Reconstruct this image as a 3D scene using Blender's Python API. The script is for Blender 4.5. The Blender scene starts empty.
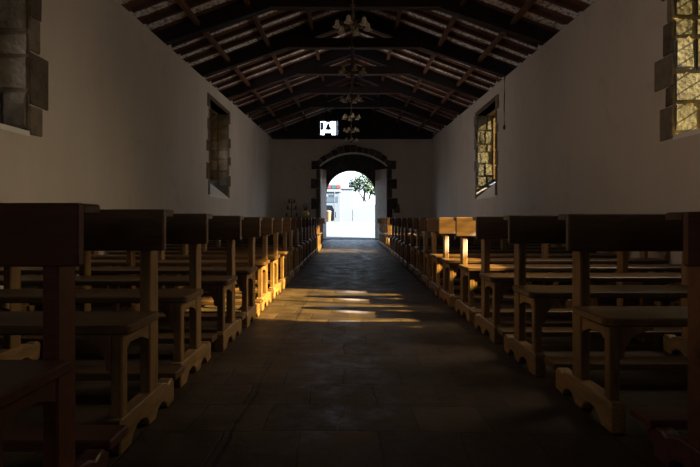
import bpy, bmesh, math, random
from mathutils import Vector, Matrix
R = random.Random(7)
C = bpy.context.scene.collection
PI = math.pi
EYE = 0.98

# ------------------------------------------------------------------ helpers
def box(bm, x0, x1, y0, y1, z0, z1):
    vs = [bm.verts.new(p) for p in ((x0,y0,z0),(x1,y0,z0),(x1,y1,z0),(x0,y1,z0),(x0,y0,z1),(x1,y0,z1),(x1,y1,z1),(x0,y1,z1))]
    for f in ((0,3,2,1),(4,5,6,7),(0,1,5,4),(1,2,6,5),(2,3,7,6),(3,0,4,7)):
        bm.faces.new([vs[i] for i in f])
    return vs

def hexa(bm, pts):
    """8 free corners in box order"""
    vs = [bm.verts.new(p) for p in pts]
    for f in ((0,3,2,1),(4,5,6,7),(0,1,5,4),(1,2,6,5),(2,3,7,6),(3,0,4,7)):
        bm.faces.new([vs[i] for i in f])

def prism(bm, pts, axis, a, b):
    """extrude a 2-D outline along an axis: x -> pts are (y,z); y -> (x,z); z -> (x,y)"""
    def P(p, t):
        return {'x': (t, p[0], p[1]), 'y': (p[0], t, p[1]), 'z': (p[0], p[1], t)}[axis]
    lo = [bm.verts.new(P(p, a)) for p in pts]
    hi = [bm.verts.new(P(p, b)) for p in pts]
    n = len(pts)
    bm.faces.new(lo); bm.faces.new(hi[::-1])
    for i in range(n):
        j = (i+1) % n
        bm.faces.new((lo[i], hi[i], hi[j], lo[j]))

def tube(bm, path, r, seg=8):
    rings = []
    path = [Vector(p) for p in path]
    rs = r if isinstance(r, (list, tuple)) else [r]*len(path)
    for i, p in enumerate(path):
        d = (path[min(i+1, len(path)-1)] - path[max(i-1, 0)]).normalized()
        q = d.to_track_quat('Z', 'Y')
        rings.append([bm.verts.new(p + q @ Vector((math.cos(2*PI*k/seg)*rs[i], math.sin(2*PI*k/seg)*rs[i], 0))) for k in range(seg)])
    for a, b in zip(rings, rings[1:]):
        for k in range(seg):
            bm.faces.new((a[k], a[(k+1)%seg], b[(k+1)%seg], b[k]))
    bm.faces.new(rings[0][::-1]); bm.faces.new(rings[-1])

def lathe(bm, prof, c=(0,0,0), seg=16, cap=True):
    rings = []
    for r, z in prof:
        rings.append([bm.verts.new((c[0]+r*math.cos(2*PI*k/seg), c[1]+r*math.sin(2*PI*k/seg), c[2]+z)) for k in range(seg)])
    for a, b in zip(rings, rings[1:]):
        for k in range(seg):
            bm.faces.new((a[k], a[(k+1)%seg], b[(k+1)%seg], b[k]))
    if cap:
        bm.faces.new(rings[0][::-1]); bm.faces.new(rings[-1])

def bevel(bm, w=0.005, seg=1):
    bmesh.ops.bevel(bm, geom=list(bm.edges), offset=w, segments=seg, affect='EDGES', clamp_overlap=True)

def obj(name, bm, mat, parent=None, bev=0, smooth=False, loc=None, keep=False):
    if not keep:
        bmesh.ops.recalc_face_normals(bm, faces=bm.faces)
    if bev: bevel(bm, bev)
    me = bpy.data.meshes.new(name); bm.to_mesh(me); bm.free()
    if smooth:
        for p in me.polygons: p.use_smooth = True
    o = bpy.data.objects.new(name, me); C.objects.link(o)
    for m in (mat if isinstance(mat, (list, tuple)) else [mat]):
        me.materials.append(m)
    if parent: o.parent = parent
    if loc: o.location = loc
    return o

def empty(name, loc=(0,0,0), rz=0):
    o = bpy.data.objects.new(name, None); C.objects.link(o)
    o.location = loc; o.rotation_euler = (0,0,rz); o.empty_display_size = .2
    return o

def tag(o, label=None, cat=None, group=None, kind=None):
    for k, v in (('label', label), ('category', cat), ('group', group), ('kind', kind)):
        if v: o[k] = v
    return o

def copy_tree(o, parent=None):
    c = o.copy(); C.objects.link(c); c.parent = parent
    for ch in o.children: copy_tree(ch, c)
    return c

# ------------------------------------------------------------------ materials
def newmat(name):
    m = bpy.data.materials.new(name); m.use_nodes = True
    nt = m.node_tree; b = nt.nodes['Principled BSDF']
    return m, nt, b

def N(nt, kind, **kw):
    n = nt.nodes.new(kind)
    for k, v in kw.items():
        if k.startswith('i_'):
            key = k[2:]
            n.inputs[int(key) if key.isdigit() else key.replace('_', ' ')].default_value = v
        else: setattr(n, k, v)
    return n

def ramp(nt, src, stops):
    r = nt.nodes.new('ShaderNodeValToRGB')
    e = r.color_ramp.elements
    while len(e) > len(stops): e.remove(e[-1])
    while len(e) < len(stops): e.new(.5)
    for el, (p, c) in zip(e, stops): el.position = p; el.color = (*c, 1)
    nt.links.new(src, r.inputs[0]); return r.outputs[0]

def bump(nt, b, src, strength=.3, dist=.01):
    n = N(nt, 'ShaderNodeBump'); n.inputs['Strength'].default_value = strength; n.inputs['Distance'].default_value = dist
    nt.links.new(src, n.inputs['Height']); nt.links.new(n.outputs[0], b.inputs['Normal'])

def wood(name, dark, light, scale=(1,14,14), rough=.4, rand=True, spec=.5):
    m, nt, b = newmat(name)
    tc = N(nt, 'ShaderNodeTexCoord'); mp = N(nt, 'ShaderNodeMapping'); mp.inputs['Scale'].default_value = scale
    nt.links.new(tc.outputs['Object'], mp.inputs[0])
    if rand:
        oi = N(nt, 'ShaderNodeObjectInfo')
        mu = N(nt, 'ShaderNodeMath', operation='MULTIPLY'); mu.inputs[1].default_value = 37.
        nt.links.new(oi.outputs['Random'], mu.inputs[0]); nt.links.new(mu.outputs[0], mp.inputs['Location'])
    nz = N(nt, 'ShaderNodeTexNoise', i_Scale=3.2, i_Detail=6., i_Roughness=.62, i_Distortion=.6)
    nt.links.new(mp.outputs[0], nz.inputs['Vector'])
    col = ramp(nt, nz.outputs[0], ((.28, dark), (.72, light)))
    if rand:
        hs = N(nt, 'ShaderNodeHueSaturation'); nt.links.new(col, hs.inputs['Color'])
        mr = N(nt, 'ShaderNodeMapRange', i_3=.75, i_4=1.2); nt.links.new(oi.outputs['Random'], mr.inputs[0])
        nt.links.new(mr.outputs[0], hs.inputs['Value']); col = hs.outputs[0]
    nt.links.new(col, b.inputs['Base Color'])
    b.inputs['Roughness'].default_value = rough
    b.inputs['Specular IOR Level'].default_value = spec
    bump(nt, b, nz.outputs[0], .12, .004)
    return m

PEW = wood('pew_shaded_wood', (.055,.028,.014), (.13,.072,.034), (1.2,9,9), .42)  # panel and seat wood darkened to put in the shade of the fronts
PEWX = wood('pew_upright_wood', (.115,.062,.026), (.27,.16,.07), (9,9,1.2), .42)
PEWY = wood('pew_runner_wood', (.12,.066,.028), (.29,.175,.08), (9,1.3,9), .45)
PEWR = wood('pew_red_wood', (.06,.02,.015), (.125,.048,.034), (1.2,9,9), .38)
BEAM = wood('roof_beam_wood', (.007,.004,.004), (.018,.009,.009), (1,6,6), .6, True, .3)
RAFT = wood('rafter_wood', (.05,.022,.014), (.13,.06,.036), (1,8,8), .6, True, .3)
PURL = wood('purlin_wood', (.07,.03,.018), (.17,.08,.045), (8,1,8), .6, True, .3)
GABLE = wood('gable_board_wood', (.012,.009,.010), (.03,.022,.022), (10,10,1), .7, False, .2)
LEAFW = wood('door_leaf_wood', (.26,.21,.18), (.55,.47,.41), (9,9,.8), .7, True, .3)
DARKW = wood('dark_window_wood', (.05,.03,.018), (.12,.075,.04), (6,6,1), .6, False, .3)

def plaster(name, c1, c2, stain, sc=.35):
    m, nt, b = newmat(name)
    tc = N(nt, 'ShaderNodeTexCoord')
    n1 = N(nt, 'ShaderNodeTexNoise', i_Scale=sc, i_Detail=7., i_Roughness=.6)
    mp = N(nt, 'ShaderNodeMapping'); mp.inputs['Scale'].default_value = (1.6,1.6,.45)
    nt.links.new(tc.outputs['Object'], mp.inputs[0]); nt.links.new(mp.outputs[0], n1.inputs['Vector'])
    col = ramp(nt, n1.outputs[0], ((.3, c1), (.65, c2)))
    n2 = N(nt, 'ShaderNodeTexNoise', i_Scale=.9, i_Detail=8., i_Roughness=.72, i_Distortion=1.2)
    nt.links.new(tc.outputs['Object'], n2.inputs['Vector'])
    f = ramp(nt, n2.outputs[0], ((.54, (0,0,0)), (.74, (.6,.6,.6))))
    mx = N(nt, 'ShaderNodeMixRGB'); mx.inputs[2].default_value = (*stain, 1)
    nt.links.new(f, mx.inputs[0]); nt.links.new(col, mx.inputs[1])
    nt.links.new(mx.outputs[0], b.inputs['Base Color'])
    b.inputs['Roughness'].default_value = .9; b.inputs['Specular IOR Level'].default_value = .15
    n3 = N(nt, 'ShaderNodeTexNoise', i_Scale=6., i_Detail=5.)
    nt.links.new(tc.outputs['Object'], n3.inputs['Vector']); bump(nt, b, n3.outputs[0], .18, .02)
    return m
PLASTER = plaster('limewashed_plaster', (.48,.415,.355), (.59,.515,.445), (.40,.33,.25))
SILLP = plaster('sill_plaster', (.68,.66,.60), (.76,.74,.68), (.6,.56,.48))
FARPL = plaster('far_wall_plaster', (.42,.36,.32), (.52,.455,.40), (.33,.27,.24))

def stone(name, c1, c2, c3, sp=.6):
    m, nt, b = newmat(name)
    tc = N(nt, 'ShaderNodeTexCoord'); ge = N(nt, 'ShaderNodeNewGeometry')
    n1 = N(nt, 'ShaderNodeTexNoise', i_Scale=4.5, i_Detail=9., i_Roughness=.68)
    nt.links.new(tc.outputs['Object'], n1.inputs['Vector'])
    ad = N(nt, 'ShaderNodeMath', operation='MULTIPLY_ADD'); ad.inputs[1].default_value = .35
    nt.links.new(ge.outputs['Random Per Island'], ad.inputs[0]); nt.links.new(n1.outputs[0], ad.inputs[2])
    col = ramp(nt, ad.outputs[0], ((.38, c1), (.62, c2), (.85, c3)))
    nt.links.new(col, b.inputs['Base Color']); b.inputs['Roughness'].default_value = .92
    b.inputs['Specular IOR Level'].default_value = .15
    vo = N(nt, 'ShaderNodeTexVoronoi', i_Scale=16.); nt.links.new(tc.outputs['Object'], vo.inputs['Vector'])
    mm = N(nt, 'ShaderNodeMath', operation='ADD'); nt.links.new(n1.outputs[0], mm.inputs[0])
    m2 = N(nt, 'ShaderNodeMath', operation='MULTIPLY'); m2.inputs[1].default_value = .35; nt.links.new(vo.outputs[0], m2.inputs[0])
    nt.links.new(m2.outputs[0], mm.inputs[1]); bump(nt, b, mm.outputs[0], sp, .05)
    return m
STONE = stone('window_stone', (.075,.058,.042), (.14,.11,.082), (.21,.17,.13), .9)
STONER = stone('sun_offset_window_stone', (.03,.032,.042), (.062,.065,.085), (.105,.11,.14), .55)  # jamb stone darkened and tinted bluish to offset the amber sunlight
QUOIN = stone('quoin_stone', (.075,.058,.045), (.13,.105,.08), (.20,.16,.12), .7)
ARCHST = stone('portal_basalt', (.030,.026,.028), (.058,.050,.050), (.11,.095,.09), .8)
MORTAR = stone('dark_mortar', (.07,.055,.04), (.11,.09,.065), (.15,.12,.09), .5)

def flat(name, col, rough=.6, metal=0, spec=.4):
    m, nt, b = newmat(name)
    tc = N(nt, 'ShaderNodeTexCoord'); n = N(nt, 'ShaderNodeTexNoise', i_Scale=9., i_Detail=4.)
    nt.links.new(tc.outputs['Object'], n.inputs['Vector'])
    c = ramp(nt, n.outputs[0], ((.3, tuple(v*.85 for v in col)), (.7, tuple(min(1,v*1.12) for v in col))))
    nt.links.new(c, b.inputs['Base Color']); b.inputs['Roughness'].default_value = rough
    b.inputs['Metallic'].default_value = metal; b.inputs['Specular IOR Level'].default_value = spec
    return m
BRONZE = flat('aged_bronze', (.10,.065,.035), .45, .6)
SHADE = flat('cream_glass_shade', (.36,.30,.21), .35)
IRON = flat('black_iron', (.03,.03,.032), .5, .5)
CORD = flat('brown_cord', (.05,.035,.025), .6)
BELLM = flat('bell_bronze', (.03,.03,.03), .5, .4)
YEL = flat('yellow_glaze', (.55,.45,.10), .35)
LEAFG = flat('dry_foliage', (.06,.055,.03), .7)
WHITEW = flat('white_render', (.072,.083,.095), .8)
PALEB = flat('pale_blue_render', (.052,.066,.08), .8)
ROADM = flat('pale_paving', (.022,.025,.028), .75)
REDP = flat('red_sign_paint', (.08,.015,.013), .5)
TEALP = flat('teal_sign_paint', (.005,.04,.047), .5)
SLATE = flat('slate_blue_metal', (.012,.018,.028), .5)
ORANGE = flat('orange_plastic', (.07,.035,.01), .5)
GLASSD = flat('dark_window_glass', (.03,.045,.06), .2)
BARK = flat('tree_bark', (.12,.11,.10), .9)
LEAFM = flat('tree_leaves', (.036,.06,.036), .7)

def floor_mat():
    m, nt, b = newmat('worn_clay_paving')
    tc = N(nt, 'ShaderNodeTexCoord')
    mp = N(nt, 'ShaderNodeMapping'); nt.links.new(tc.outputs['Object'], mp.inputs[0])
    wob = N(nt, 'ShaderNodeTexNoise', i_Scale=1.6, i_Detail=3.); nt.links.new(tc.outputs['Object'], wob.inputs['Vector'])
    va = N(nt, 'ShaderNodeVectorMath', operation='MULTIPLY_ADD'); va.inputs[1].default_value = (.09,.09,0)
    nt.links.new(wob.outputs['Color'], va.inputs[0]); nt.links.new(mp.outputs[0], va.inputs[2])
    br = N(nt, 'ShaderNodeTexBrick', offset=.5)
    br.inputs['Color1'].default_value = (.034,.025,.020,1); br.inputs['Color2'].default_value = (.062,.045,.035,1)
    br.inputs['Mortar'].default_value = (.028,.021,.017,1)
    br.inputs['Scale'].default_value = 1.; br.inputs['Mortar Size'].default_value = .007
    br.inputs['Mortar Smooth'].default_value = .4
    br.inputs['Brick Width'].default_value = .36; br.inputs['Row Height'].default_value = .34
    nt.links.new(va.outputs[0], br.inputs['Vector'])
    n = N(nt, 'ShaderNodeTexNoise', i_Scale=3.4, i_Detail=10., i_Roughness=.74); nt.links.new(tc.outputs['Object'], n.inputs['Vector'])
    c = ramp(nt, n.outputs[0], ((.3, (.42,.40,.38)), (.7, (1.35,1.28,1.2))))
    mx = N(nt, 'ShaderNodeMixRGB', blend_type='MULTIPLY'); mx.inputs[0].default_value = 1
    nt.links.new(br.outputs[0], mx.inputs[1]); nt.links.new(c, mx.inputs[2])
    # the long open joint that runs down the aisle
    sx = N(nt, 'ShaderNodeSeparateXYZ'); nt.links.new(va.outputs[0], sx.inputs[0])
    s1 = N(nt, 'ShaderNodeMath', operation='ADD'); s1.inputs[1].default_value = .50; nt.links.new(sx.outputs[0], s1.inputs[0])
    s2 = N(nt, 'ShaderNodeMath', operation='ABSOLUTE'); nt.links.new(s1.outputs[0], s2.inputs[0])
    line = ramp(nt, s2.outputs[0], ((.003, (.1,.1,.1)), (.012, (1,1,1))))
    m2 = N(nt, 'ShaderNodeMixRGB', blend_type='MULTIPLY'); m2.inputs[0].default_value = .9
    nt.links.new(mx.outputs[0], m2.inputs[1]); nt.links.new(line, m2.inputs[2])
    nt.links.new(m2.outputs[0], b.inputs['Base Color'])
    rr = N(nt, 'ShaderNodeMapRange', i_1=.3, i_2=.7, i_3=.32, i_4=.9); nt.links.new(n.outputs[0], rr.inputs[0])
    nt.links.new(rr.outputs[0], b.inputs['Roughness'])
    b.inputs['Specular IOR Level'].default_value = .22
    h = N(nt, 'ShaderNodeMath', operation='MULTIPLY_ADD'); h.inputs[1].default_value = -.6
    nt.links.new(br.outputs['Fac'], h.inputs[0]); nt.links.new(n.outputs[0], h.inputs[2])
    bump(nt, b, h.outputs[0], .45, .02)
    return m
FLOOR = floor_mat()

def deck_mat():
    """underside of the roof: brown boards with mottled whitish strips between"""
    m, nt, b = newmat('roof_deck_underside')
    tc = N(nt, 'ShaderNodeTexCoord'); sx = N(nt, 'ShaderNodeSeparateXYZ'); nt.links.new(tc.outputs['Object'], sx.inputs[0])
    wv = N(nt, 'ShaderNodeTexNoise', i_Scale=11., i_Detail=3.); nt.links.new(tc.outputs['Object'], wv.inputs['Vector'])
    a = N(nt, 'ShaderNodeMath', operation='MULTIPLY_ADD'); a.inputs[1].default_value = .10
    nt.links.new(wv.outputs[0], a.inputs[0]); nt.links.new(sx.outputs[1], a.inputs[2])
    d = N(nt, 'ShaderNodeMath', operation='DIVIDE'); d.inputs[1].default_value = .63; nt.links.new(a.outputs[0], d.inputs[0])
    fr = N(nt, 'ShaderNodeMath', operation='FRACT'); nt.links.new(d.outputs[0], fr.inputs[0])
    band = ramp(nt, fr.outputs[0], ((.0, (0,0,0)), (.26, (0,0,0)), (.32, (1,1,1)), (.74, (1,1,1)), (.80, (0,0,0))))
    mp = N(nt, 'ShaderNodeMapping'); mp.inputs['Scale'].default_value = (16,9,16); nt.links.new(tc.outputs['Object'], mp.inputs[0])
    n = N(nt, 'ShaderNodeTexNoise', i_Scale=1., i_Detail=4., i_Roughness=.6); nt.links.new(mp.outputs[0], n.inputs['Vector'])
    white = ramp(nt, n.outputs[0], ((.34, (.22,.19,.18)), (.54, (.92,.90,.90))))
    n2 = N(nt, 'ShaderNodeTexNoise', i_Scale=.5, i_Detail=3.); nt.links.new(tc.outputs['Object'], n2.inputs['Vector'])
    brown = ramp(nt, n2.outputs[0], ((.3, (.06,.027,.018)), (.7, (.24,.11,.06))))
    mx = N(nt, 'ShaderNodeMixRGB'); nt.links.new(band, mx.inputs[0]); nt.links.new(brown, mx.inputs[1]); nt.links.new(white, mx.inputs[2])
    nt.links.new(mx.outputs[0], b.inputs['Base Color']); b.inputs['Roughness'].default_value = .85
    b.inputs['Specular IOR Level'].default_value = .2
    return m
DECK = deck_mat()

AMBER = ((.27,.19,.055), (.38,.28,.095))
def amber_glass():
    m = bpy.data.materials.new('amber_window_glass'); m.use_nodes = True
    nt = m.node_tree; nt.nodes.clear()
    out = N(nt, 'ShaderNodeOutputMaterial'); tr = N(nt, 'ShaderNodeBsdfTransparent'); gl = N(nt, 'ShaderNodeBsdfGlossy')
    tc = N(nt, 'ShaderNodeTexCoord'); n = N(nt, 'ShaderNodeTexNoise', i_Scale=3., i_Detail=2.)
    nt.links.new(tc.outputs['Object'], n.inputs['Vector'])
    c = ramp(nt, n.outputs[0], ((.3, AMBER[0]), (.7, AMBER[1])))
    nt.links.new(c, tr.inputs[0]); gl.inputs['Roughness'].default_value = .1
    mx = N(nt, 'ShaderNodeMixShader'); mx.inputs[0].default_value = .04
    nt.links.new(tr.outputs[0], mx.inputs[1]); nt.links.new(gl.outputs[0], mx.inputs[2]); nt.links.new(mx.outputs[0], out.inputs[0])
    return m
AMB = amber_glass()
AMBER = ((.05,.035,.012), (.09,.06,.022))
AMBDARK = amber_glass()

# ------------------------------------------------------------------ building shell
XL, XR, TH = -3.74, 3.94, .62
Y0, Y1 = -12.0, 24.0                        # wall behind the viewpoint, inner face of the door wall
def wt(y): return 4.29 + .0245*y           # wall top rises slightly towards the door
WINL = [(3.60, 5.84, 2.01, 4.02), (13.30, 15.35, 1.66, 4.20)]
WINR = [(3.60, 6.10, 2.01, 4.02), (13.50, 15.55, 1.66, 4.20)]
WIN = WINR

def dip(y, side):
    # the old floor sags a little along the nave, more on the side right of the aisle
    kn = {-1: [(-20,0),(2.2,0),(3.3,-.013),(4.1,-.02),(5,-.027),(7.6,-.027),(11,-.012),(14.5,0),(40,0)],
          1: [(-20,-.02),(1.5,-.024),(2.7,-.022),(3.5,-.022),(5,-.028),(7.6,-.027),(11,-.012),(14.5,0),(40,0)]}[side]
    for (a, za), (b, zb) in zip(kn, kn[1:]):
        if a <= y <= b: return za+(zb-za)*(y-a)/(b-a)
    return 0
bm = bmesh.new()
fx = [XL-TH, -.9, 1.1, XR+TH]; fy = [Y0-.3, 0, 1.5, 2.2, 2.7, 3.3, 3.7, 4.1, 5, 7.6, 9, 11, 14.5, 25.2]
rows = [[bm.verts.new((x, y, dip(y, -1 if i < 2 else 1)-.002)) for i, x in enumerate(fx)] for y in fy]
for ra, rb in zip(rows, rows[1:]):
    for i in range(3): bm.faces.new((ra[i], ra[i+1], rb[i+1], rb[i]))
box(bm, XL-TH, XR+TH, Y0-.3, 25.2, -.25, -.06)
tag(obj('floor', bm, FLOOR), kind='structure')

def side_wall(name, x0, x1, wins):
    bm = bmesh.new(); ys = [Y0-.3]
    def seg(ya, yb, za0, za1, zb0, zb1):
        hexa(bm, [(x0,ya,za0),(x1,ya,za0),(x1,yb,zb0),(x0,yb,zb0),(x0,ya,za1),(x1,ya,za1),(x1,yb,zb1),(x0,yb,zb1)])
    y = Y0-.3
    for a, b, z0, z1 in wins:
        seg(y, a, -.2, wt(y), -.2, wt(a)); seg(a, b, -.2, z0, -.2, z0); seg(a, b, z1, wt(a), z1, wt(b)); y = b
    seg(y, 25.2, -.2, wt(y), -.2, wt(25.2))
    bmesh.ops.remove_doubles(bm, verts=bm.verts, dist=.0005)
    return tag(obj(name, bm, PLASTER), kind='structure')
side_wall('wall_left', XL-TH, XL, WINL)
side_wall('wall_right', XR, XR+TH, WINR)
bm = bmesh.new(); prism(bm, [(XL-TH,-.2),(XR+TH,-.2),(XR+TH,4.2),(.1,5.95),(XL-TH,4.2)], 'y', Y0-.3, Y0)
tag(obj('wall_behind', bm, PLASTER), kind='structure')

# wall with the portal: inner opening with segmental head
DXL, DXR = -1.49, 1.82; DC = (DXL+DXR)/2
ZS, ZC = 2.60+EYE, 3.24+EYE               # springing and crown of the inner segmental arch
def seg_arch(x): 
    half = (DXR-DXL)/2; rise = ZC-ZS; rad = (half*half+rise*rise)/(2*rise)
    return ZC - rad + math.sqrt(max(0, rad*rad-(x-DC)**2))
TOPF = 3.91+EYE
bm = bmesh.new()
box(bm, XL-.05, DXL, Y1, Y1+.45, -.2, TOPF); box(bm, DXR, XR+.05, Y1, Y1+.45, -.2, TOPF)
n = 20; xs = [DXL+(DXR-DXL)*i/n for i in range(n+1)]
for a, b in zip(xs, xs[1:]):
    hexa(bm, [(a,Y1,seg_arch(a)),(b,Y1,seg_arch(b)),(b,Y1+.45,seg_arch(b)),(a,Y1+.45,seg_arch(a)),(a,Y1,TOPF),(b,Y1,TOPF),(b,Y1+.45,TOPF),(a,Y1+.45,TOPF)])
bmesh.ops.remove_doubles(bm, verts=bm.verts, dist=.0005)
tag(obj('wall_far', bm, FARPL), kind='structure')
# outer skin of the same wall: round-arched opening in dark stone
YO = 24.75; OXL, OXR = -1.19, 1.26; OC = (OXL+OXR)/2; OR = (OXR-OXL)/2; OZ = 2.43+EYE-OR
bm = bmesh.new()
box(bm, XL-TH, OXL, YO, YO+.45, -.2, 4.8); box(bm, OXR, XR+TH, YO, YO+.45, -.2, 4.8)
n = 28; xs = [OC - OR*math.cos(PI*i/n) for i in range(n+1)]
for a, b in zip(xs, xs[1:]):
    za = OZ+math.sqrt(max(0,OR*OR-(a-OC)**2)); zb = OZ+math.sqrt(max(0,OR*OR-(b-OC)**2))
    hexa(bm, [(a,YO,za),(b,YO,zb),(b,YO+.45,zb),(a,YO+.45,za),(a,YO,4.80),(b,YO,4.80),(b,YO+.45,4.80),(a,YO+.45,4.80)])
bmesh.ops.remove_doubles(bm, verts=bm.verts, dist=.0005)
tag(obj('wall_outer', bm, ARCHST), kind='structure')
# lime-washed splayed vault between both arches
bm = bmesh.new()
def strip(p):  # quad list
    for a, b in zip(p, p[1:]):
        bm.faces.new([bm.verts.new(v) for v in (a[0], b[0], b[1], a[1])])
strip([((x, Y1+.45, seg_arch(x)), (x, YO, seg_arch(x)-.05)) for x in [DXL+(DXR-DXL)*i/12 for i in range(13)]])
strip([((DXL,Y1+.45,0),(DXL,YO,0)),((DXL,Y1+.45,ZS),(DXL,YO,ZS))]); strip([((DXR,Y1+.45,0),(DXR,YO,0)),((DXR,Y1+.45,ZS),(DXR,YO,ZS))])
tag(obj('trim_1', bm, ARCHST), kind='structure')

# dressed-stone surround of the portal
port = tag(empty('trim_2', (DC, Y1, 0)), kind='structure')
bm = bmesh.new()
def blk(x0, x1, z0, z1, pr):
    j = lambda: R.uniform(-.012,.012)
    hexa(bm, [(x0+j(),Y1-pr,z0+j()),(x1+j(),Y1-pr,z0+j()),(x1+j(),Y1+.3,z0),(x0,Y1+.3,z0),(x0+j(),Y1-pr,z1+j()),(x1+j(),Y1-pr,z1+j()),(x1,Y1+.3,z1),(x0,Y1+.3,z1)])
zz = 0; k = 0
hs = [.52,.50,.46,.52,.46,.48,.44,.42]
for h in hs:
    wl = (.16,.34)[k%2] + R.uniform(-.04,.05); wr = (.42,.2)[(k+1)%2] + R.uniform(-.04,.05)
    blk(DXL-wl, DXL+.015, zz+.008, zz+h-.008, R.uniform(.02,.05)); blk(DXR-.015, DXR+wr, zz+.008, zz+h-.008, R.uniform(.02,.05))
    zz += h; k += 1
obj('stone_jamb', bm, ARCHST, None, .015).parent = port
port.children[0].matrix_parent_inverse = Matrix.Translation(port.location).inverted()
bm = bmesh.new()
half = (DXR-DXL)/2; rise = ZC-ZS; rad = (half*half+rise*rise)/(2*rise); ang = math.asin((half+.05)/rad); cz = ZC-rad
nv = 13
for i in range(nv):
    a0 = -ang+2*ang*i/nv+.004; a1 = -ang+2*ang*(i+1)/nv-.004
    t = .24+.06*math.cos((a0+a1)/2/ang*PI/2)+R.uniform(-.05,.05); pr = R.uniform(.03,.07)
    P = lambda a, r, y: (DC+r*math.sin(a), y, cz+r*math.cos(a))
    hexa(bm, [P(a0,rad,Y1-pr),P(a1,rad,Y1-pr),P(a1,rad,Y1+.3),P(a0,rad,Y1+.3),P(a0,rad+t,Y1-pr),P(a1,rad+t,Y1-pr),P(a1,rad+t,Y1+.3),P(a0,rad+t,Y1+.3)])
v = obj('arch_stones', bm, ARCHST, None, .015); v.parent = port; v.matrix_parent_inverse = Matrix.Translation(port.location).inverted()
# pale rim standing in for door light grazing the inner arch's underside
bm = bmesh.new()
n = 24; xs = [DXL+.03+(DXR-DXL-.06)*i/n for i in range(n+1)]
for a, b in zip(xs, xs[1:]):
    za, zb = seg_arch(a), seg_arch(b)
    hexa(bm, [(a,Y1+.10,za-.05),(b,Y1+.10,zb-.05),(b,Y1+.5,zb-.05),(a,Y1+.5,za-.05),(a,Y1+.10,za),(b,Y1+.10,zb),(b,Y1+.5,zb),(a,Y1+.5,za)])
bmesh.ops.remove_doubles(bm, verts=bm.verts, dist=.0005)
v = obj('arch_light_rim', bm, SILLP); v.parent = port; v.matrix_parent_inverse = Matrix.Translation(port.location).inverted()
tag(v, 'pale rim standing in for light under the arch')

# threshold slab
bm = bmesh.new(); box(bm, OXL, OXR, YO-.05, YO+.5, -.1, .035)
tag(obj('trim_3', bm, ARCHST, None, .01), kind='structure')

# two open door leaves standing against the splayed reveals
def door_leaf(name, p0, p1, h):
    d = Vector((p1[0]-p0[0], p1[1]-p0[1], 0)); L = d.length; rz = math.atan2(d.y, d.x)
    r = empty(name, (p0[0], p0[1], 0), rz); tag(r, kind='structure')
    bm = bmesh.new()
    nb = 5
    for i in range(nb):
        box(bm, L*i/nb+.004, L*(i+1)/nb-.004, -.03, .03, .03, h)
    obj('planks', bm, LEAFW, r, .006)
    s = -1 if p0[0] > 0 else 1
    for z in (.35, 1.35, 2.5):
        bm = bmesh.new(); box(bm, .02, L-.02, -.045 if s < 0 else .03, -.03 if s < 0 else .045, z, z+.16); obj('ledge_batten', bm, LEAFW, r, .004)
    bm = bmesh.new(); y = -.06 if s < 0 else .06
    tube(bm, [(L*.72, y, 1.05), (L*.72, y*1.3, 1.1), (L*.72, y*1.3, 1.2), (L*.72, y, 1.25)], .012); obj('iron_pull', bm, IRON, r)
    return r
door_leaf('door_1', (DXL+.05, Y1+.02), (OXL-.0, YO-.03), 3.42)
door_leaf('door_2', (DXR-.04, Y1+.02), (OXR+.0, YO-.03), 3.42)

# boarded gable over the door wall with the belfry opening
RDG = .1
def roofz(x, y): return wt(y) + .27 + .375*(3.84-abs(x-RDG))
HX0, HX1, HZ0, HZ1 = -1.42, -.68, 3.93+EYE+.0, 4.72+EYE
bm = bmesh.new()
edges = [XL-.05]
nb = 34
xs = sorted(set([XL-.05+(XR-XL+.1)*i/nb for i in range(nb+1)] + [HX0, HX1]))
for a, b in zip(xs, xs[1:]):
    m = (a+b)/2; ya, yb = Y1, Y1+.05+ (.012 if int(m*7)%2 else 0)
    def col(z0a, z0b, z1a, z1b):
        hexa(bm, [(a+.002,ya,z0a),(b-.002,ya,z0b),(b-.002,yb,z0b),(a+.002,yb,z0a),(a+.002,ya,z1a),(b-.002,ya,z1b),(b-.002,yb,z1b),(a+.002,yb,z1a)])
    if HX0-.001 <= m <= HX1+.001:
        col(TOPF-.05, TOPF-.05, HZ0, HZ0); col(HZ1, HZ1, roofz(a,Y1), roofz(b,Y1))
    else: col(TOPF-.05, TOPF-.05, roofz(a,Y1), roofz(b,Y1))
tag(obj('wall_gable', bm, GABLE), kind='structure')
bm = bmesh.new(); box(bm, XL, XR, Y1-.10, Y1+.02, TOPF-.02, TOPF+.13)
tag(obj('trim_4', bm, BEAM, None, .01), kind='structure')
# outer gable behind the boards, with gap for the bell opening
bm = bmesh.new()
box(bm, XL-TH, HX0-.15, YO, YO+.4, 4.7, 6.5); box(bm, HX1+.15, XR+TH, YO, YO+.4, 4.7, 6.5); box(bm, HX0-.15, HX1+.15, YO, YO+.4, 5.95, 6.5)
tag(obj('wall_outer_gable', bm, ARCHST), kind='structure')

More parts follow.
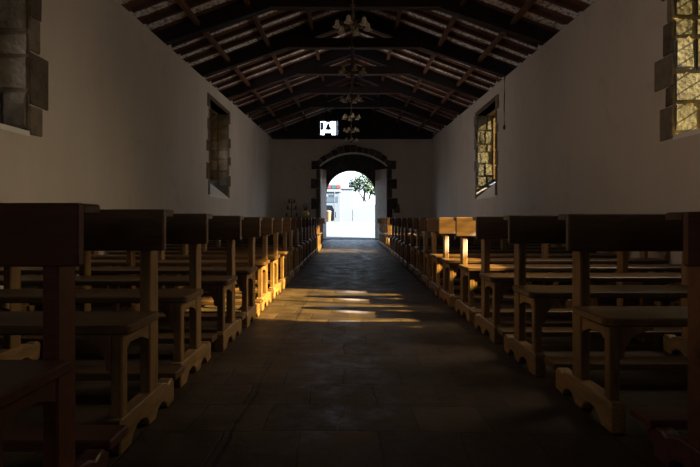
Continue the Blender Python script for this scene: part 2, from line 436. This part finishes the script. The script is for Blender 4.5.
# the bell and its frame in the opening
bel = tag(empty('bell', (-1.06, Y1+.35, HZ0)), 'small dark bell hanging in the square opening of the boarded gable', 'bell')
bm = bmesh.new(); lathe(bm, [(.01,.74),(.04,.73),(.06,.68),(.075,.61),(.11,.54),(.165,.48),(.165,.46),(.02,.46)], seg=18); obj('bell_body', bm, BELLM, bel, 0, True)
bm = bmesh.new(); tube(bm, [(0,0,.72),(0,0,.86)], .022); tube(bm, [(-.12,0,.84),(.12,0,.84)], .03); obj('yoke', bm, BELLM, bel)
bm = bmesh.new(); tube(bm, [(0,0,.6),(0,0,.45)], .012); lathe(bm, [(.005,.455),(.026,.44),(.026,.425),(.005,.41)], seg=10); obj('clapper', bm, IRON, bel)
tr = tag(empty('belfry_trestle', (-1.04, Y1+.22, HZ0)), 'dark wooden trestle standing in the gable opening below the bell', 'trestle')
bm = bmesh.new(); box(bm, -.19, .15, -.06, .06, -.02, .26); obj('block', bm, GABLE, tr, .008)
bm = bmesh.new(); box(bm, -.38, -.25, -.05, .05, .42, .76); obj('bracket', bm, GABLE, tr, .008)
bm = bmesh.new(); box(bm, -.37, -.335, -.05, .05, 0, .5); obj('post', bm, GABLE, tr, .004)

# ------------------------------------------------------------------ roof
ceil = tag(empty('ceiling', (0,0,0)), kind='structure')
YA, YB = Y0-.3, 25.3
bm = bmesh.new()
for s in (-1, 1):
    xe = RDG + s*(3.84+TH+.5)
    def zt(x, y): return wt(y)+.27+.375*(3.84-abs(x-RDG))
    xa, xb = sorted((RDG, xe))
    hexa(bm, [(xa,YA,zt(xa,YA)),(xb,YA,zt(xb,YA)),(xb,YB,zt(xb,YB)),(xa,YB,zt(xa,YB)),(xa,YA,zt(xa,YA)+.12),(xb,YA,zt(xb,YA)+.12),(xb,YB,zt(xb,YB)+.12),(xa,YB,zt(xa,YB)+.12)])
obj('roof_deck', bm, DECK, ceil)
TRUSS = [2.53*k for k in range(1, 9)]
# common rafters: three per bay
for k in range(0, 9):
    for q in (.27, .5, .73):
        y = 2.53*(k+q)
        if y > 23.7: continue
        for s in (-1, 1):
            bm = bmesh.new(); w = .036
            x0, x1 = RDG+s*.03, RDG+s*3.95
            for_pts = []
            za, zb = roofz(x0,y), roofz(x1,y)
            if s > 0: P = [(x0,za),(x1,zb)]
            else: P = [(x1,zb),(x0,za)]
            (a, ha), (b, hb) = P
            hexa(bm, [(a,y-w,ha-.085),(b,y-w,hb-.085),(b,y+w,hb-.085),(a,y+w,ha-.085),(a,y-w,ha+.01),(b,y-w,hb+.01),(b,y+w,hb+.01),(a,y+w,ha+.01)])
            obj('rafter', bm, RAFT, ceil)
for s in (-1, 1):
    for xo in (1.05, 2.15, 3.16):
        bm = bmesh.new(); x = RDG+s*xo
        hexa(bm, [(x-.04,Y0,roofz(x,Y0)-.18),(x+.04,Y0,roofz(x,Y0)-.18),(x+.04,Y1,roofz(x,Y1)-.18),(x-.04,Y1,roofz(x,Y1)-.18),
                  (x-.04,Y0,roofz(x,Y0)-.085),(x+.04,Y0,roofz(x,Y0)-.085),(x+.04,Y1,roofz(x,Y1)-.085),(x-.04,Y1,roofz(x,Y1)-.085)])
        obj('purlin', bm, PURL, ceil)
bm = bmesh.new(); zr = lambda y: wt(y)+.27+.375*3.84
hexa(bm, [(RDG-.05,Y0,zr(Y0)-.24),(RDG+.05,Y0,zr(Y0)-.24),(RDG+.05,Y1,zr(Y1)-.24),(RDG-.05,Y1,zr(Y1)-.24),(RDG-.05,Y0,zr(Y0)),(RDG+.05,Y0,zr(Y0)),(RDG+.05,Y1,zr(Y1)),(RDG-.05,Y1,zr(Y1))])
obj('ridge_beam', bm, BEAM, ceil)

ordn = ['first','second','third','fourth','fifth','sixth','seventh','eighth','ninth','tenth','eleventh','twelfth','thirteenth','fourteenth',
        'fifteenth','sixteenth','seventeenth','eighteenth','nineteenth','twentieth','twenty-first','twenty-second','twenty-third']
for i, y in enumerate(TRUSS):
    t = empty('roof_truss', (0, y, wt(y))); tag(t, kind='structure')
    hw = .075
    for s in (-1, 1):
        pts = []
        f = lambda xo, z: (RDG+s*xo, z)
        pts = [f(4.4,.004), f(3.80,.004), f(1.75,.69), f(.03,1.335), f(.03,1.70), f(4.4,.06)]
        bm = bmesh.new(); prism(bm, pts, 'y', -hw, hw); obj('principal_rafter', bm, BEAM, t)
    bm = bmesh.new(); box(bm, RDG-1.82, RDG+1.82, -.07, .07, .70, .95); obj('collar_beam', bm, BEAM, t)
    bm = bmesh.new(); box(bm, RDG-1.72, RDG+1.72, -.08, -.07, .70, .722); obj('collar_lit_edge', bm, PURL, t)  # lighter strip that paints in the lit lower edge of the collar

# ------------------------------------------------------------------ windows
def make_window(n, s, a, b, z0, z1, zq, seed):
    """s=-1 left wall, +1 right wall; a,b along the nave; zq: how low the quoins reach"""
    rr = random.Random(seed)
    xf = XL if s < 0 else XR
    X = lambda d: xf + s*d                    # d: distance out into the wall
    root = empty('window_%d' % n, (xf, (a+b)/2, z0)); tag(root, kind='structure')
    inv = Matrix.Translation(root.location).inverted()
    def put(name, bm, mat, bev=0):
        o = obj(name, bm, mat, None, bev); o.parent = root; o.matrix_parent_inverse = inv; return o
    def bx(bm, d0, d1, y0, y1, zz0, zz1, j=0):
        x0, x1 = sorted((X(d0), X(d1))); J = lambda: rr.uniform(-j, j)
        hexa(bm, [(x0,y0+J(),zz0+J()),(x1,y0+J(),zz0+J()),(x1,y1+J(),zz0+J()),(x0,y1+J(),zz0+J()),(x0,y0+J(),zz1+J()),(x1,y0+J(),zz1+J()),(x1,y1+J(),zz1+J()),(x0,y1+J(),zz1+J())])
    for yj, dr in ((b, 1), (a, -1)):          # far and near jamb; dr: direction into the masonry
        bm = bmesh.new(); bq = bmesh.new(); bmm = bmesh.new()
        ya, yb = sorted((yj-dr*.02, yj+dr*.06)); bx(bmm, .015, .56, ya, yb, z0, z1)
        z = z0+.02 if a < 8 else 2.0; k = rr.randint(0, 1)
        while z < z1-.05:
            h = min(rr.uniform(.24,.46), z1-z)
            if z1-z-h < .15: h = z1-z
            cut = rr.choice((.24,.30,.36,.42)); g = .012
            ya, yb = sorted((yj-dr*rr.uniform(.035,.06), yj+dr*.05)); bx(bm, 0, cut-g, ya, yb, z+g, z+h-g, .012)
            ya, yb = sorted((yj-dr*rr.uniform(.035,.06), yj+dr*.05)); bx(bm, cut+g, .57, ya, yb, z+g, z+h-g, .012)
            z += h
        if a < 8 and dr > 0:
            for w, za, zb_ in QUO[s]:
                bx(bq, -rr.uniform(.012,.03), .06, yj-.015, yj+w, za+.006, zb_-.006, .01)
        z = zq if not (a < 8 and dr > 0) else 99
        while z < z1+.1:
            h = rr.uniform(.30,.62) if a < 8 else rr.uniform(.26,.46); w = ((.10,.30) if a < 8 else (.08,.2))[k] + rr.uniform(-.03,.10)
            if z == zq: w = .12
            ya, yb = sorted((yj-dr*.015, yj+dr*w)); bx(bq, -rr.uniform(.012,.03), .06, ya, yb, z+.006, min(z+h, z1+.12)-.006, .008)
            z += h; k = 1-k
        bevel(bm, .022, 2); bmesh.ops.recalc_face_normals(bm, faces=bm.faces)
        put('mortar_bed', bmm, MORTAR); put('stone_jamb', bm, STONE if s < 0 else STONER); put('quoin_stones', bq, QUOIN, .012)
    # sloping sill
    bm = bmesh.new(); x0, x1 = X(-.004), X(.6); zs = z0+.13 if a < 8 else 2.14
    hexa(bm, [(x0,a,z0-.06),(x1,a,z0-.06),(x1,b,z0-.06),(x0,b,z0-.06),(x0,a,z0),(x1,a,zs),(x1,b,zs),(x0,b,z0)])
    put('sill', bm, SILLP)
    # timber lintel
    bm = bmesh.new(); bx(bm, -.015, .30, a-.16, b+.16, z1-.0, z1+.13); bx(bm, .30, .6, a, b, z1-.02, z1+.12)
    put('lintel', bm, DARKW, .012)
    # frame, bars and coloured panes near the outer face
    bm = bmesh.new(); zb = (2.01 if a < 8 else 2.06)+.10
    bx(bm, .50, .56, a, a+.07, zb, z1); bx(bm, .50, .56, b-.07, b, zb, z1); bx(bm, .50, .56, a, b, zb, zb+.07); bx(bm, .50, .56, a, b, z1-.07, z1)
    bx(bm, .50, .56, (a+b)/2-.03, (a+b)/2+.03, zb, z1)
    put('frame', bm, DARKW)
    bm = bmesh.new(); ny = 12; nz = 11
    for i in range(1, ny):
        y = a+(b-a)*i/ny; bx(bm, .522, .538, y-.005, y+.005, zb, z1)
    for i in range(1, nz):
        z = zb+(z1-zb)*i/nz; bx(bm, .522, .538, a, b, z-.004, z+.004)
    put('glazing_bar', bm, IRON)
    bm = bmesh.new()
    holes = HOLES.get(n, ())
    for i in range(ny):
        for j in range(nz):
            if (i, j) in holes: continue
            ya, yb = a+(b-a)*i/ny, a+(b-a)*(i+1)/ny; za, zb2 = zb+(z1-zb)*j/nz, zb+(z1-zb)*(j+1)/nz
            bm.faces.new([bm.verts.new(p) for p in ((X(.53),ya,za),(X(.53),yb,za),(X(.53),yb,zb2),(X(.53),ya,zb2))])
    tag(put('pane', bm, AMBDARK if s < 0 else AMB), 'leaded amber glass with a few lights missing')
QUO = {1: ((.255,1.96,2.37),(.13,2.37,2.62),(.36,2.62,3.01),(.17,3.01,3.41),(.09,3.41,3.72),(.2,3.72,4.12)),
       -1: ((.22,1.97,2.32),(.34,2.32,2.95),(.17,2.95,3.35),(.21,3.35,3.7),(.3,3.7,4.1))}
HOLES = {2: ((0,3),(3,3),(7,3),(10,3)), 4: ((7,0),(8,2),(4,1)), 1: ((9,7),(9,1)), 3: ((8,0),(9,4))}
make_window(1, -1, *WINL[0], 1.975, 11)
make_window(2, 1, *WIN[0], 1.975, 12)
make_window(3, -1, *WINL[1], 1.63, 13)
make_window(4, 1, *WIN[1], 1.63, 14)

# ------------------------------------------------------------------ pews
PL = 2.48
def pew_parts(s, seatmat, upmat, runmat):
    root = empty('church_pew')
    def put(name, fn, mat, bev=.006, par=root):
        bm = bmesh.new(); fn(bm)
        if s < 0:
            for v in bm.verts: v.co.x = -v.co.x
        return obj(name, bm, mat, par, bev)
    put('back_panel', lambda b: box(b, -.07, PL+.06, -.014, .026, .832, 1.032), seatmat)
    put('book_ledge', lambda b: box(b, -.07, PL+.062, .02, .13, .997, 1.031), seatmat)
    def seat(b):
        pts = [(-.045,0)]; 
        pts = [(-.045,0),(-.045,-.31)] + [(-.045+.03*(1-math.cos(t)), -.31-.03*math.sin(t)) for t in (PI/6,PI/3,PI/2)]
        pts += [(PL+.045-(p[0]+.045), p[1]) for p in pts[::-1]]
        prism(b, pts, 'z', .50, .54)
    put('seat', seat, seatmat, .007)
    prof = [(-.34,0),(-.34,.125),(-.325,.145),(-.255,.145),(.13,.145),(.18,.135),(.215,.115),(.25,.13),(.28,.13),(.30,.11),(.30,0),(.20,0)]
    arch = lambda a, b, h: [(a+(b-a)*t, h*math.sin(PI*t)**.6) for t in (.0,.12,.28,.5,.72,.88,1.)]
    prof += arch(.20, .045, .05) + arch(-.03, -.235, .065)
    for x0 in (0, 1.215, PL-.05):
        def up(b): box(b, x0, x0+.052, 0, .105, .14, .985)
        def rn(b): prism(b, prof, 'x', x0-.012, x0+.058)
        def lg(b): box(b, x0, x0+.05, -.30, -.245, .14, .505)
        def rl(b): prism(b, [(-.25,.505),(0,.505),(0,.40),(-.03,.415),(-.09,.435),(-.20,.44),(-.235,.42),(-.25,.39)], 'x', x0+.006, x0+.044)
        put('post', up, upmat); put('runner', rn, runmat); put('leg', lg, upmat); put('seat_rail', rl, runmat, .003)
        d = -1 if x0 > 2 else 1; xb = x0+.05 if d > 0 else x0
        def bk(b): prism(b, [(xb,.502),(xb+d*.17,.502),(xb+d*.165,.475),(xb+d*.11,.465),(xb+d*.06,.435),(xb+d*.03,.385),(xb+d*.025,.34),(xb,.33)], 'y', -.29, -.262)
        put('corner_bracket', bk, upmat, .003)
    kn = put('kneeler', lambda b: box(b, -.015, PL+.015, .315, .472, .10, .142), seatmat)
    for x in (.06, 1.28, PL-.10):
        put('kneeler_support', lambda b: prism(b, [(.24,.0),(.462,.0),(.462,.06),(.45,.10),(.24,.10)], 'x', x, x+.04), runmat, .004, kn)
    return root
protoL = pew_parts(-1, PEW, PEWX, PEWY); protoR = pew_parts(1, PEW, PEWX, PEWY)
redL = pew_parts(-1, PEWR, PEWR, PEWR); redR = pew_parts(1, PEWR, PEWR, PEWR)

used = set()
def place(proto, x, y, label, group):
    z = dip(y, -1 if x < 0 else 1)
    o = proto if proto.name not in used else copy_tree(proto)
    used.add(proto.name)
    o.location = (x, y, z); o.rotation_euler.z = R.uniform(-.004,.004)
    tag(o, label, 'pew', group)
NL, NR = 20, 22
SUNL = {5,6,7}; SUNR = {5,6}
for n in range(1, NL+1):
    y = (.85+n)*.85
    x = {1:-.93, 3:-1.0}.get(n, -.966)
    look = 'reddish brown wooden pew' if n == 1 else ('sunlit wooden pew' if n in SUNL else 'dark wooden pew')
    lab = 'nearest pew left of the aisle, reddish wood, its post close to the viewer' if n == 1 else \
          ('last wooden pew left of the aisle, beside the open door leaf' if n == NL else '%s left of the aisle, %s counted from the viewer towards the door' % (look, ordn[n-1]))
    place(redL if n == 1 else protoL, x+R.uniform(-.012,.012), y+R.uniform(-.006,.006), lab, 'pews left of the aisle')
RX = {1:1.305, 2:1.226, 3:1.196, 4:1.175, 5:1.166}
for n in range(1, NR+1):
    y = (1.15+n)*.85
    x = RX.get(n, 1.148)
    look = 'sunlit wooden pew' if n in SUNR else 'dark wooden pew'
    lab = 'nearest pew right of the aisle, reddish wood, cut by the picture edge' if n == 1 else \
          ('last wooden pew right of the aisle, beside the open door leaf' if n == NR else '%s right of the aisle, %s counted from the viewer towards the door' % (look, ordn[n-1]))
    place(redR if n == 1 else protoR, x+R.uniform(-.012,.012), y+R.uniform(-.006,.006), lab, 'pews right of the aisle')

# ------------------------------------------------------------------ chandeliers
def chandelier():
    r = empty('chandelier')                      # origin at the lowest point of the lamp
    TOPZ = 1.43+.03
    bm = bmesh.new(); tube(bm, [(0,0,.30),(0,0,TOPZ)], .011); 
    for k in range(7): lathe(bm, [(.012,.42+k*.13),(.018,.43+k*.13),(.018,.45+k*.13),(.012,.46+k*.13)], seg=8)
    obj('hanging_rod', bm, BRONZE, r)
    bm = bmesh.new(); lathe(bm, [(.012,TOPZ-.07),(.05,TOPZ-.04),(.06,TOPZ),(.01,TOPZ)]); obj('ceiling_cup', bm, BRONZE, r, 0, True)
    bm = bmesh.new(); lathe(bm, [(.005,.0),(.018,.012),(.03,.05),(.018,.08),(.035,.11),(.055,.15),(.04,.20),(.018,.24),(.03,.27),(.012,.33)]); obj('centre_column', bm, BRONZE, r, 0, True)
    for k in range(6):
        a = 2*PI*k/6+.26; c, s = math.cos(a), math.sin(a)
        P = lambda q, z: (c*q, s*q, z)
        bm = bmesh.new(); tube(bm, [P(.03,.14),P(.08,.11),P(.14,.13),P(.185,.20),P(.205,.22),P(.215,.19)], .008, 6); tube(bm, [P(.06,.12),P(.09,.18),P(.12,.19),P(.14,.16)], .005, 6)
        arm = obj('arm', bm, BRONZE, r, 0, True)
        bm = bmesh.new(); lathe(bm, [(.010,.19),(.022,.182),(.027,.16),(.031,.13),(.044,.10),(.062,.088),(.058,.088),(.04,.102),(.026,.135),(.010,.175)], (c*.213,s*.213,0), 12, False)
        obj('lamp_shade', bm, SHADE, arm, 0, True)
        bm = bmesh.new(); lathe(bm, [(.006,.15),(.016,.12),(.020,.10),(.012,.08),(.003,.075)], (c*.213,s*.213,0), 8); obj('bulb', bm, SHADE, arm, 0, True)
    return r
ch = chandelier()
CHY = TRUSS[2:8]
clab = ['nearest and largest-looking unlit brass chandelier with cream shades', 'second brass chandelier from the viewer on the ridge line',
        'third brass chandelier from the viewer on the ridge line', 'fourth brass chandelier from the viewer on the ridge line',
        'fifth brass chandelier from the viewer, beside the bell opening', 'farthest small brass chandelier just above the portal arch']
for i, y in enumerate(CHY):
    o = ch if i == 0 else copy_tree(ch)
    o.location = (.04, y-.12, wt(y)+.70-1.43); o.rotation_euler.z = i*.5; o.scale = (1.12, 1.12, 1.0)
    tag(o, clab[i], 'chandelier', 'chandeliers along the ridge')
    # hung from the near face of the collar

# hanging cord on the right-hand wall
cd = tag(empty('pull_cord', (XR-.02, 12.7, 3.28)), 'thin dark pull cord hanging down the plaster wall beside the far window', 'cord')
bm = bmesh.new(); tube(bm, [(0,0,.08),(-.004,.005,.5),(.002,0,.9),(0,0,1.30)], .012, 6); obj('cord', bm, CORD, cd)
bm = bmesh.new(); lathe(bm, [(.01,-.02),(.032,0),(.036,.05),(.022,.09),(.01,.10)], seg=12); obj('switch_bulb', bm, CORD, cd, 0, True)
bm = bmesh.new(); tube(bm, [(-.01,0,1.30),(.03,0,1.30)], .012, 6); obj('hook', bm, IRON, cd)

# ------------------------------------------------------------------ things by the door wall
st = tag(empty('candle_stand', (-2.72, 23.35, 0)), 'tall dark iron candle stand against the back wall left of the portal', 'candle stand')
bm = bmesh.new(); lathe(bm, [(.22,0),(.22,.03),(.05,.06),(.025,.12),(.02,1.95),(.005,2.0)], seg=12); obj('pole', bm, DARKW, st)
for z, w in ((1.12,.30),(1.45,.24),(1.75,.16)):
    bm = bmesh.new(); box(bm, -w, w, -.06, .06, z, z+.03); tier = obj('tier', bm, DARKW, st, .004)
    for q in (-.8, 0.75):
        bm = bmesh.new(); lathe(bm, [(.03,z+.03),(.045,z+.06),(.03,z+.16),(.008,z+.18)], (w*q,0,0), 8); obj('candle_cup', bm, DARKW, tier)
tb = tag(empty('side_table', (-2.12, 23.45, 0)), 'small dark wooden table against the back wall beside the portal stones', 'table')
bm = bmesh.new(); box(bm, -.32, .32, -.22, .22, 1.06, 1.10); obj('table_top', bm, DARKW, tb, .006)
for sx in (-.28,.28):
    for sy in (-.18,.18):
        bm = bmesh.new(); box(bm, sx-.025, sx+.025, sy-.025, sy+.025, 0, 1.06); obj('leg', bm, DARKW, tb, .004)
va = tag(empty('flower_vase', (-2.08, 23.42, 1.10)), 'yellow glazed vase with dry foliage on the table left of the portal', 'vase')
bm = bmesh.new(); lathe(bm, [(.07,0),(.13,.06),(.16,.14),(.14,.22),(.09,.27),(.10,.30),(.08,.30),(.07,.26)], seg=18); obj('vase', bm, YEL, va, 0, True)
bm = bmesh.new()
for k in range(40):
    a = R.uniform(0,2*PI); q = R.uniform(.02,.2); z = R.uniform(.38,.62)
    p = Vector((q*math.cos(a), q*math.sin(a), z)); tube(bm, [(0,0,.2), p*.6+Vector((0,0,.12)), p], .004, 4)
    d = Vector((R.uniform(-1,1),R.uniform(-1,1),R.uniform(0,1))).normalized()*.06; e = d.cross(Vector((0,0,1))).normalized()*.025
    bm.faces.new([bm.verts.new(v) for v in (p, p+d*.5+e, p+d, p+d*.5-e)])
obj('dry_stems', bm, LEAFG, va)
pl = tag(empty('wall_font', (2.12+.12, Y1-.0, 1.30)), 'small dark holy-water stoup on the wall right of the portal', 'stoup')
bm = bmesh.new(); prism(bm, [(0,0),(-.10,.03),(-.17,.12),(-.18,.22),(-.14,.22),(-.12,.14),(-.02,.12),(-.02,.40),(0,.42)], 'x', -.13, .13); obj('stoup_bowl', bm, ARCHST, pl, .008)

# ------------------------------------------------------------------ outside the door
def gz(y): return 0.0 if y < 25.2 else max(-.04, -.04 + .072*(y-25.2)) if y < 37 else .81
bm = bmesh.new()
ys = [25.2, 26, 28, 31, 34, 37, 140]
for a, b in zip(ys, ys[1:]):
    hexa(bm, [(-60,a,gz(a+.001)-.3),(60,a,gz(a+.001)-.3),(60,b,gz(b)-.3),(-60,b,gz(b)-.3),(-60,a,gz(a+.001)),(60,a,gz(a+.001)),(60,b,gz(b)),(-60,b,gz(b))])
bmesh.ops.remove_doubles(bm, verts=bm.verts, dist=.0005)
g = obj('ground', bm, ROADM); tag(g, kind='structure')

def part(name, mat, root, *boxes, bev=0):
    bm = bmesh.new()
    for q in boxes: box(bm, *q)
    return obj(name, bm, mat, root, bev)
# white house filling the middle of the view
gy = .81
hs_ = tag(empty('house', (0, 44, gy)), 'plain white house with flat parapet across the street beyond the doorway', 'house')
part('wall', WHITEW, hs_, (-.75, .30, 0, 4, 0, 2.85)); part('parapet', WHITEW, hs_, (-.80, .35, -.05, 4.05, 2.85, 3.0))
part('door', GLASSD, hs_, (-.2, .0, -.03, .02, 0, .02))
shop = tag(empty('shop_building', (0, 62, gy)), 'pale shop building with red and teal sign boards, seen through the doorway', 'building')
part('wall', PALEB, shop, (-6.5, -1.2, 0, 5, 0, 3.6)); part('cornice', WHITEW, shop, (-6.6, -1.1, -.1, 5, 3.6, 3.75))
for x0, x1, m in ((-2.75,-2.35,REDP),(-2.25,-1.75,TEALP),(-1.70,-1.15,REDP)):
    part('sign_board', m, shop, (x0, x1, -.12, -.02, 4.02-.0, 4.42))
part('sign_rail', WHITEW, shop, (-2.9, -1.1, -.08, 0, 3.7, 4.5))
part('window', GLASSD, shop, (-2.9, -1.5, -.03, .03, 2.3, 3.0))
lp = tag(empty('street_post', (-1.28, 41, gy)), 'slim dark street sign post left of the white house outside', 'post')
bm = bmesh.new(); tube(bm, [(0,0,0),(0,0,2.45)], .045); obj('pole', bm, SLATE, lp)
bm = bmesh.new(); box(bm, -.5, .06, -.03, .03, 2.0, 2.22); obj('sign_plate', bm, SLATE, lp, .01)
van = tag(empty('parked_van', (-2.1, 47, gy)), 'dark slate blue van parked left of the white house outside', 'van')
bm = bmesh.new(); prism(bm, [(-1.2,.35),(.75,.35),(.75,.9),(.60,1.0),(.42,1.5),(-1.2,1.55)], 'y', 0, 1.7); obj('body', bm, SLATE, van, .05)
bm = bmesh.new(); prism(bm, [(-.9,1.0),(.36,1.0),(.24,1.38),(-.9,1.40)], 'y', -.02, .03); obj('side_window', bm, GLASSD, van)
for x in (-.75, .35):
    bm = bmesh.new(); lathe(bm, [(.30,-.1),(.30,.1)], seg=18)
    w = obj('wheel', bm, IRON, van); w.rotation_euler.x = PI/2; w.location = (x,.12,.31)
oc = tag(empty('waste_bin', (-1.62, 37.5, gy)), 'orange street waste bin at the left edge of the doorway view', 'bin')
bm = bmesh.new(); lathe(bm, [(.16,0),(.2,.7),(.21,.72),(.0,.74)], seg=14, cap=False); obj('bin_body', bm, ORANGE, oc)
bm = bmesh.new(); lathe(bm, [(.22,.72),(.2,.80),(.06,.86)], seg=14); obj('bin_lid', bm, ORANGE, oc)
# curved white garden wall on the right
gw = tag(empty('garden_wall', (0, 41, gy)), 'low white garden wall with curved top in front of the tree outside', 'wall')
bm = bmesh.new(); pts = [(.2,0),(3.6,0)] + [(3.6-3.4*t, .85+.55*math.sin(PI*min(1,.15+.75*(1-t)))) for t in [i/14 for i in range(15)]]
prism(bm, pts, 'y', 0, .3); obj('wall_body', bm, WHITEW, gw)
bm = bmesh.new(); tube(bm, [(.22,-.1,0),(.22,-.1,.95)], .04); obj('gate_post', bm, SLATE, gw)
tr = tag(empty('tree', (1.7, 52, gy)), 'leafy green tree rising behind the white garden wall outside', 'tree')
bm = bmesh.new()
for p in ([(0,0,0),(-.05,0,1.2),(-.3,0,2.2),(-.9,.1,3.2)], [(0,0,.9),(.2,0,1.9),(.45,0,3.0)], [(-.1,0,1.4),(-.2,.3,2.5),(0,.3,3.6)]):
    tube(bm, p, [.14,.11,.08,.04][:len(p)], 7)
obj('trunk', bm, BARK, tr)
bm = bmesh.new()
blobs = [(-.9,0,3.35,.75),(-.2,0,3.9,.85),(.5,.1,3.4,.75),(-1.25,0,3.0,.42),(.2,-.2,3.0,.6),(.75,0,2.7,.5)]
for k in range(2600):
    bx_, by_, bz_, br_ = R.choice(blobs)
    d = Vector((R.gauss(0,1),R.gauss(0,1),R.gauss(0,.75))).normalized()*br_*R.uniform(.45,1.05)
    p = Vector((bx_,by_,bz_+.25))+d; t = Vector((R.uniform(-1,1),R.uniform(-1,1),R.uniform(-1,1))).normalized()*.13
    e = t.cross(Vector((R.uniform(-1,1),R.uniform(-1,1),1))).normalized()*.07
    bm.faces.new([bm.verts.new(v) for v in (p-t, p+e, p+t, p-e)])
obj('foliage', bm, LEAFM, tr, keep=True); tr.scale = (1.12, 1.12, 1.06)

# ------------------------------------------------------------------ light
def lamp(name, kind, loc, **kw):
    l = bpy.data.lights.new(name, kind); o = bpy.data.objects.new(name, l); C.objects.link(o); o.location = loc
    for k, v in kw.items(): setattr(l, k, v)
    return o
SUN_DIR = Vector((-4, 1.05, -2.48))
sun = lamp('sun', 'SUN', (30, -6, 22), energy=130, angle=math.radians(1.0), color=(1,.93,.80))
sun.rotation_euler = SUN_DIR.to_track_quat('-Z', 'Y').to_euler()
def portal(loc, d, sx, sy):
    o = lamp('sky_portal', 'AREA', loc, shape='RECTANGLE', size=sx, size_y=sy)
    o.rotation_euler = Vector(d).to_track_quat('-Z', 'Z').to_euler(); o.data.cycles.is_portal = True
for a, b, z0, z1 in WINL:
    portal((XL-TH-.03, (a+b)/2, (z0+z1)/2+.05), (1,0,0), b-a, z1-z0)
for a, b, z0, z1 in WINR:
    portal((XR+TH+.03, (a+b)/2, (z0+z1)/2+.05), (-1,0,0), b-a, z1-z0)
def area(name, loc, target, sx_, sy_, e, col):
    o = lamp(name, 'AREA', loc, shape='RECTANGLE', size=sx_, size_y=sy_, energy=e, color=col)
    o.rotation_euler = (Vector(target)-Vector(loc)).to_track_quat('-Z', 'Z').to_euler(); return o
# added fill lamps behind the viewpoint, not belonging to any window
area('fill_behind_view', (-2.4, -11.6, 2.4), (.6, 12, 2.6), 1.8, 2.4, 25, (1,.86,.66))
area('fill_behind_view', (2.4, -11.6, 2.4), (-.6, 12, 2.6), 1.8, 2.4, 25, (1,.86,.66))
# fill lamps added at the panes to boost daylight, last pair lifting the ceiling
for x_, w_, dy, tz, e_, sp, c_ in ((XL-.48, 0, 0, 1.7, 17, 85, (1,.80,.58)), (XR+.48, 0, .4, .4, 44, 74, (1,.82,.56)),
                                  (XL-.48, 1, 1.2, 3.4, 46, 110, (1,.94,.92)), (XR+.48, 1, 1.2, 3.4, 46, 110, (1,.94,.92)),
                                  (XL-.46, 0, .6, 4.6, 16, 90, (1,.9,.86)), (XR+.46, 0, .6, 4.6, 16, 90, (1,.9,.86))):
    a, b, z0, z1 = (WINL if x_ < 0 else WINR)[w_]; z0 = 2.01
    o = area('window_fill', (x_, (a+b)/2, (z0+z1)/2+.1), (x_-math.copysign(4, x_), (a+b)/2+dy, tz), b-a-.2, z1-z0-.4, e_, c_)
    o.data.spread = math.radians(sp)
portal((OC, YO+.5, 1.72), (0,-1,0), OXR-OXL, 3.5)

w = bpy.data.worlds.new('sky'); bpy.context.scene.world = w; w.use_nodes = True
nt = w.node_tree; bg = nt.nodes['Background']
tc = N(nt, 'ShaderNodeTexCoord'); sx = N(nt, 'ShaderNodeSeparateXYZ'); nt.links.new(tc.outputs['Generated'], sx.inputs[0])
c = ramp(nt, sx.outputs[2], ((.0, (.86,.93,1.0)), (.12, (.72,.85,1.0)), (.6, (.45,.66,1.0))))
nt.links.new(c, bg.inputs[0]); bg.inputs[1].default_value = 4.

# ------------------------------------------------------------------ camera
cam = bpy.data.cameras.new('camera'); co = bpy.data.objects.new('camera', cam); C.objects.link(co)
co.location = (0, 0, EYE); co.rotation_euler = (PI/2, 0, 0)
cam.sensor_width = 36; cam.lens = 36*500/700; cam.shift_y = -14/700; cam.clip_start = .05; cam.clip_end = 500
sc = bpy.context.scene; sc.camera = co
sc.view_settings.view_transform = 'Standard'; sc.view_settings.look = 'None'; sc.view_settings.exposure = 0
sc.cycles.use_denoising = True
sc.cycles.max_bounces = 10; sc.cycles.diffuse_bounces = 5; sc.cycles.transparent_max_bounces = 12
sc.cycles.caustics_reflective = False; sc.cycles.caustics_refractive = False
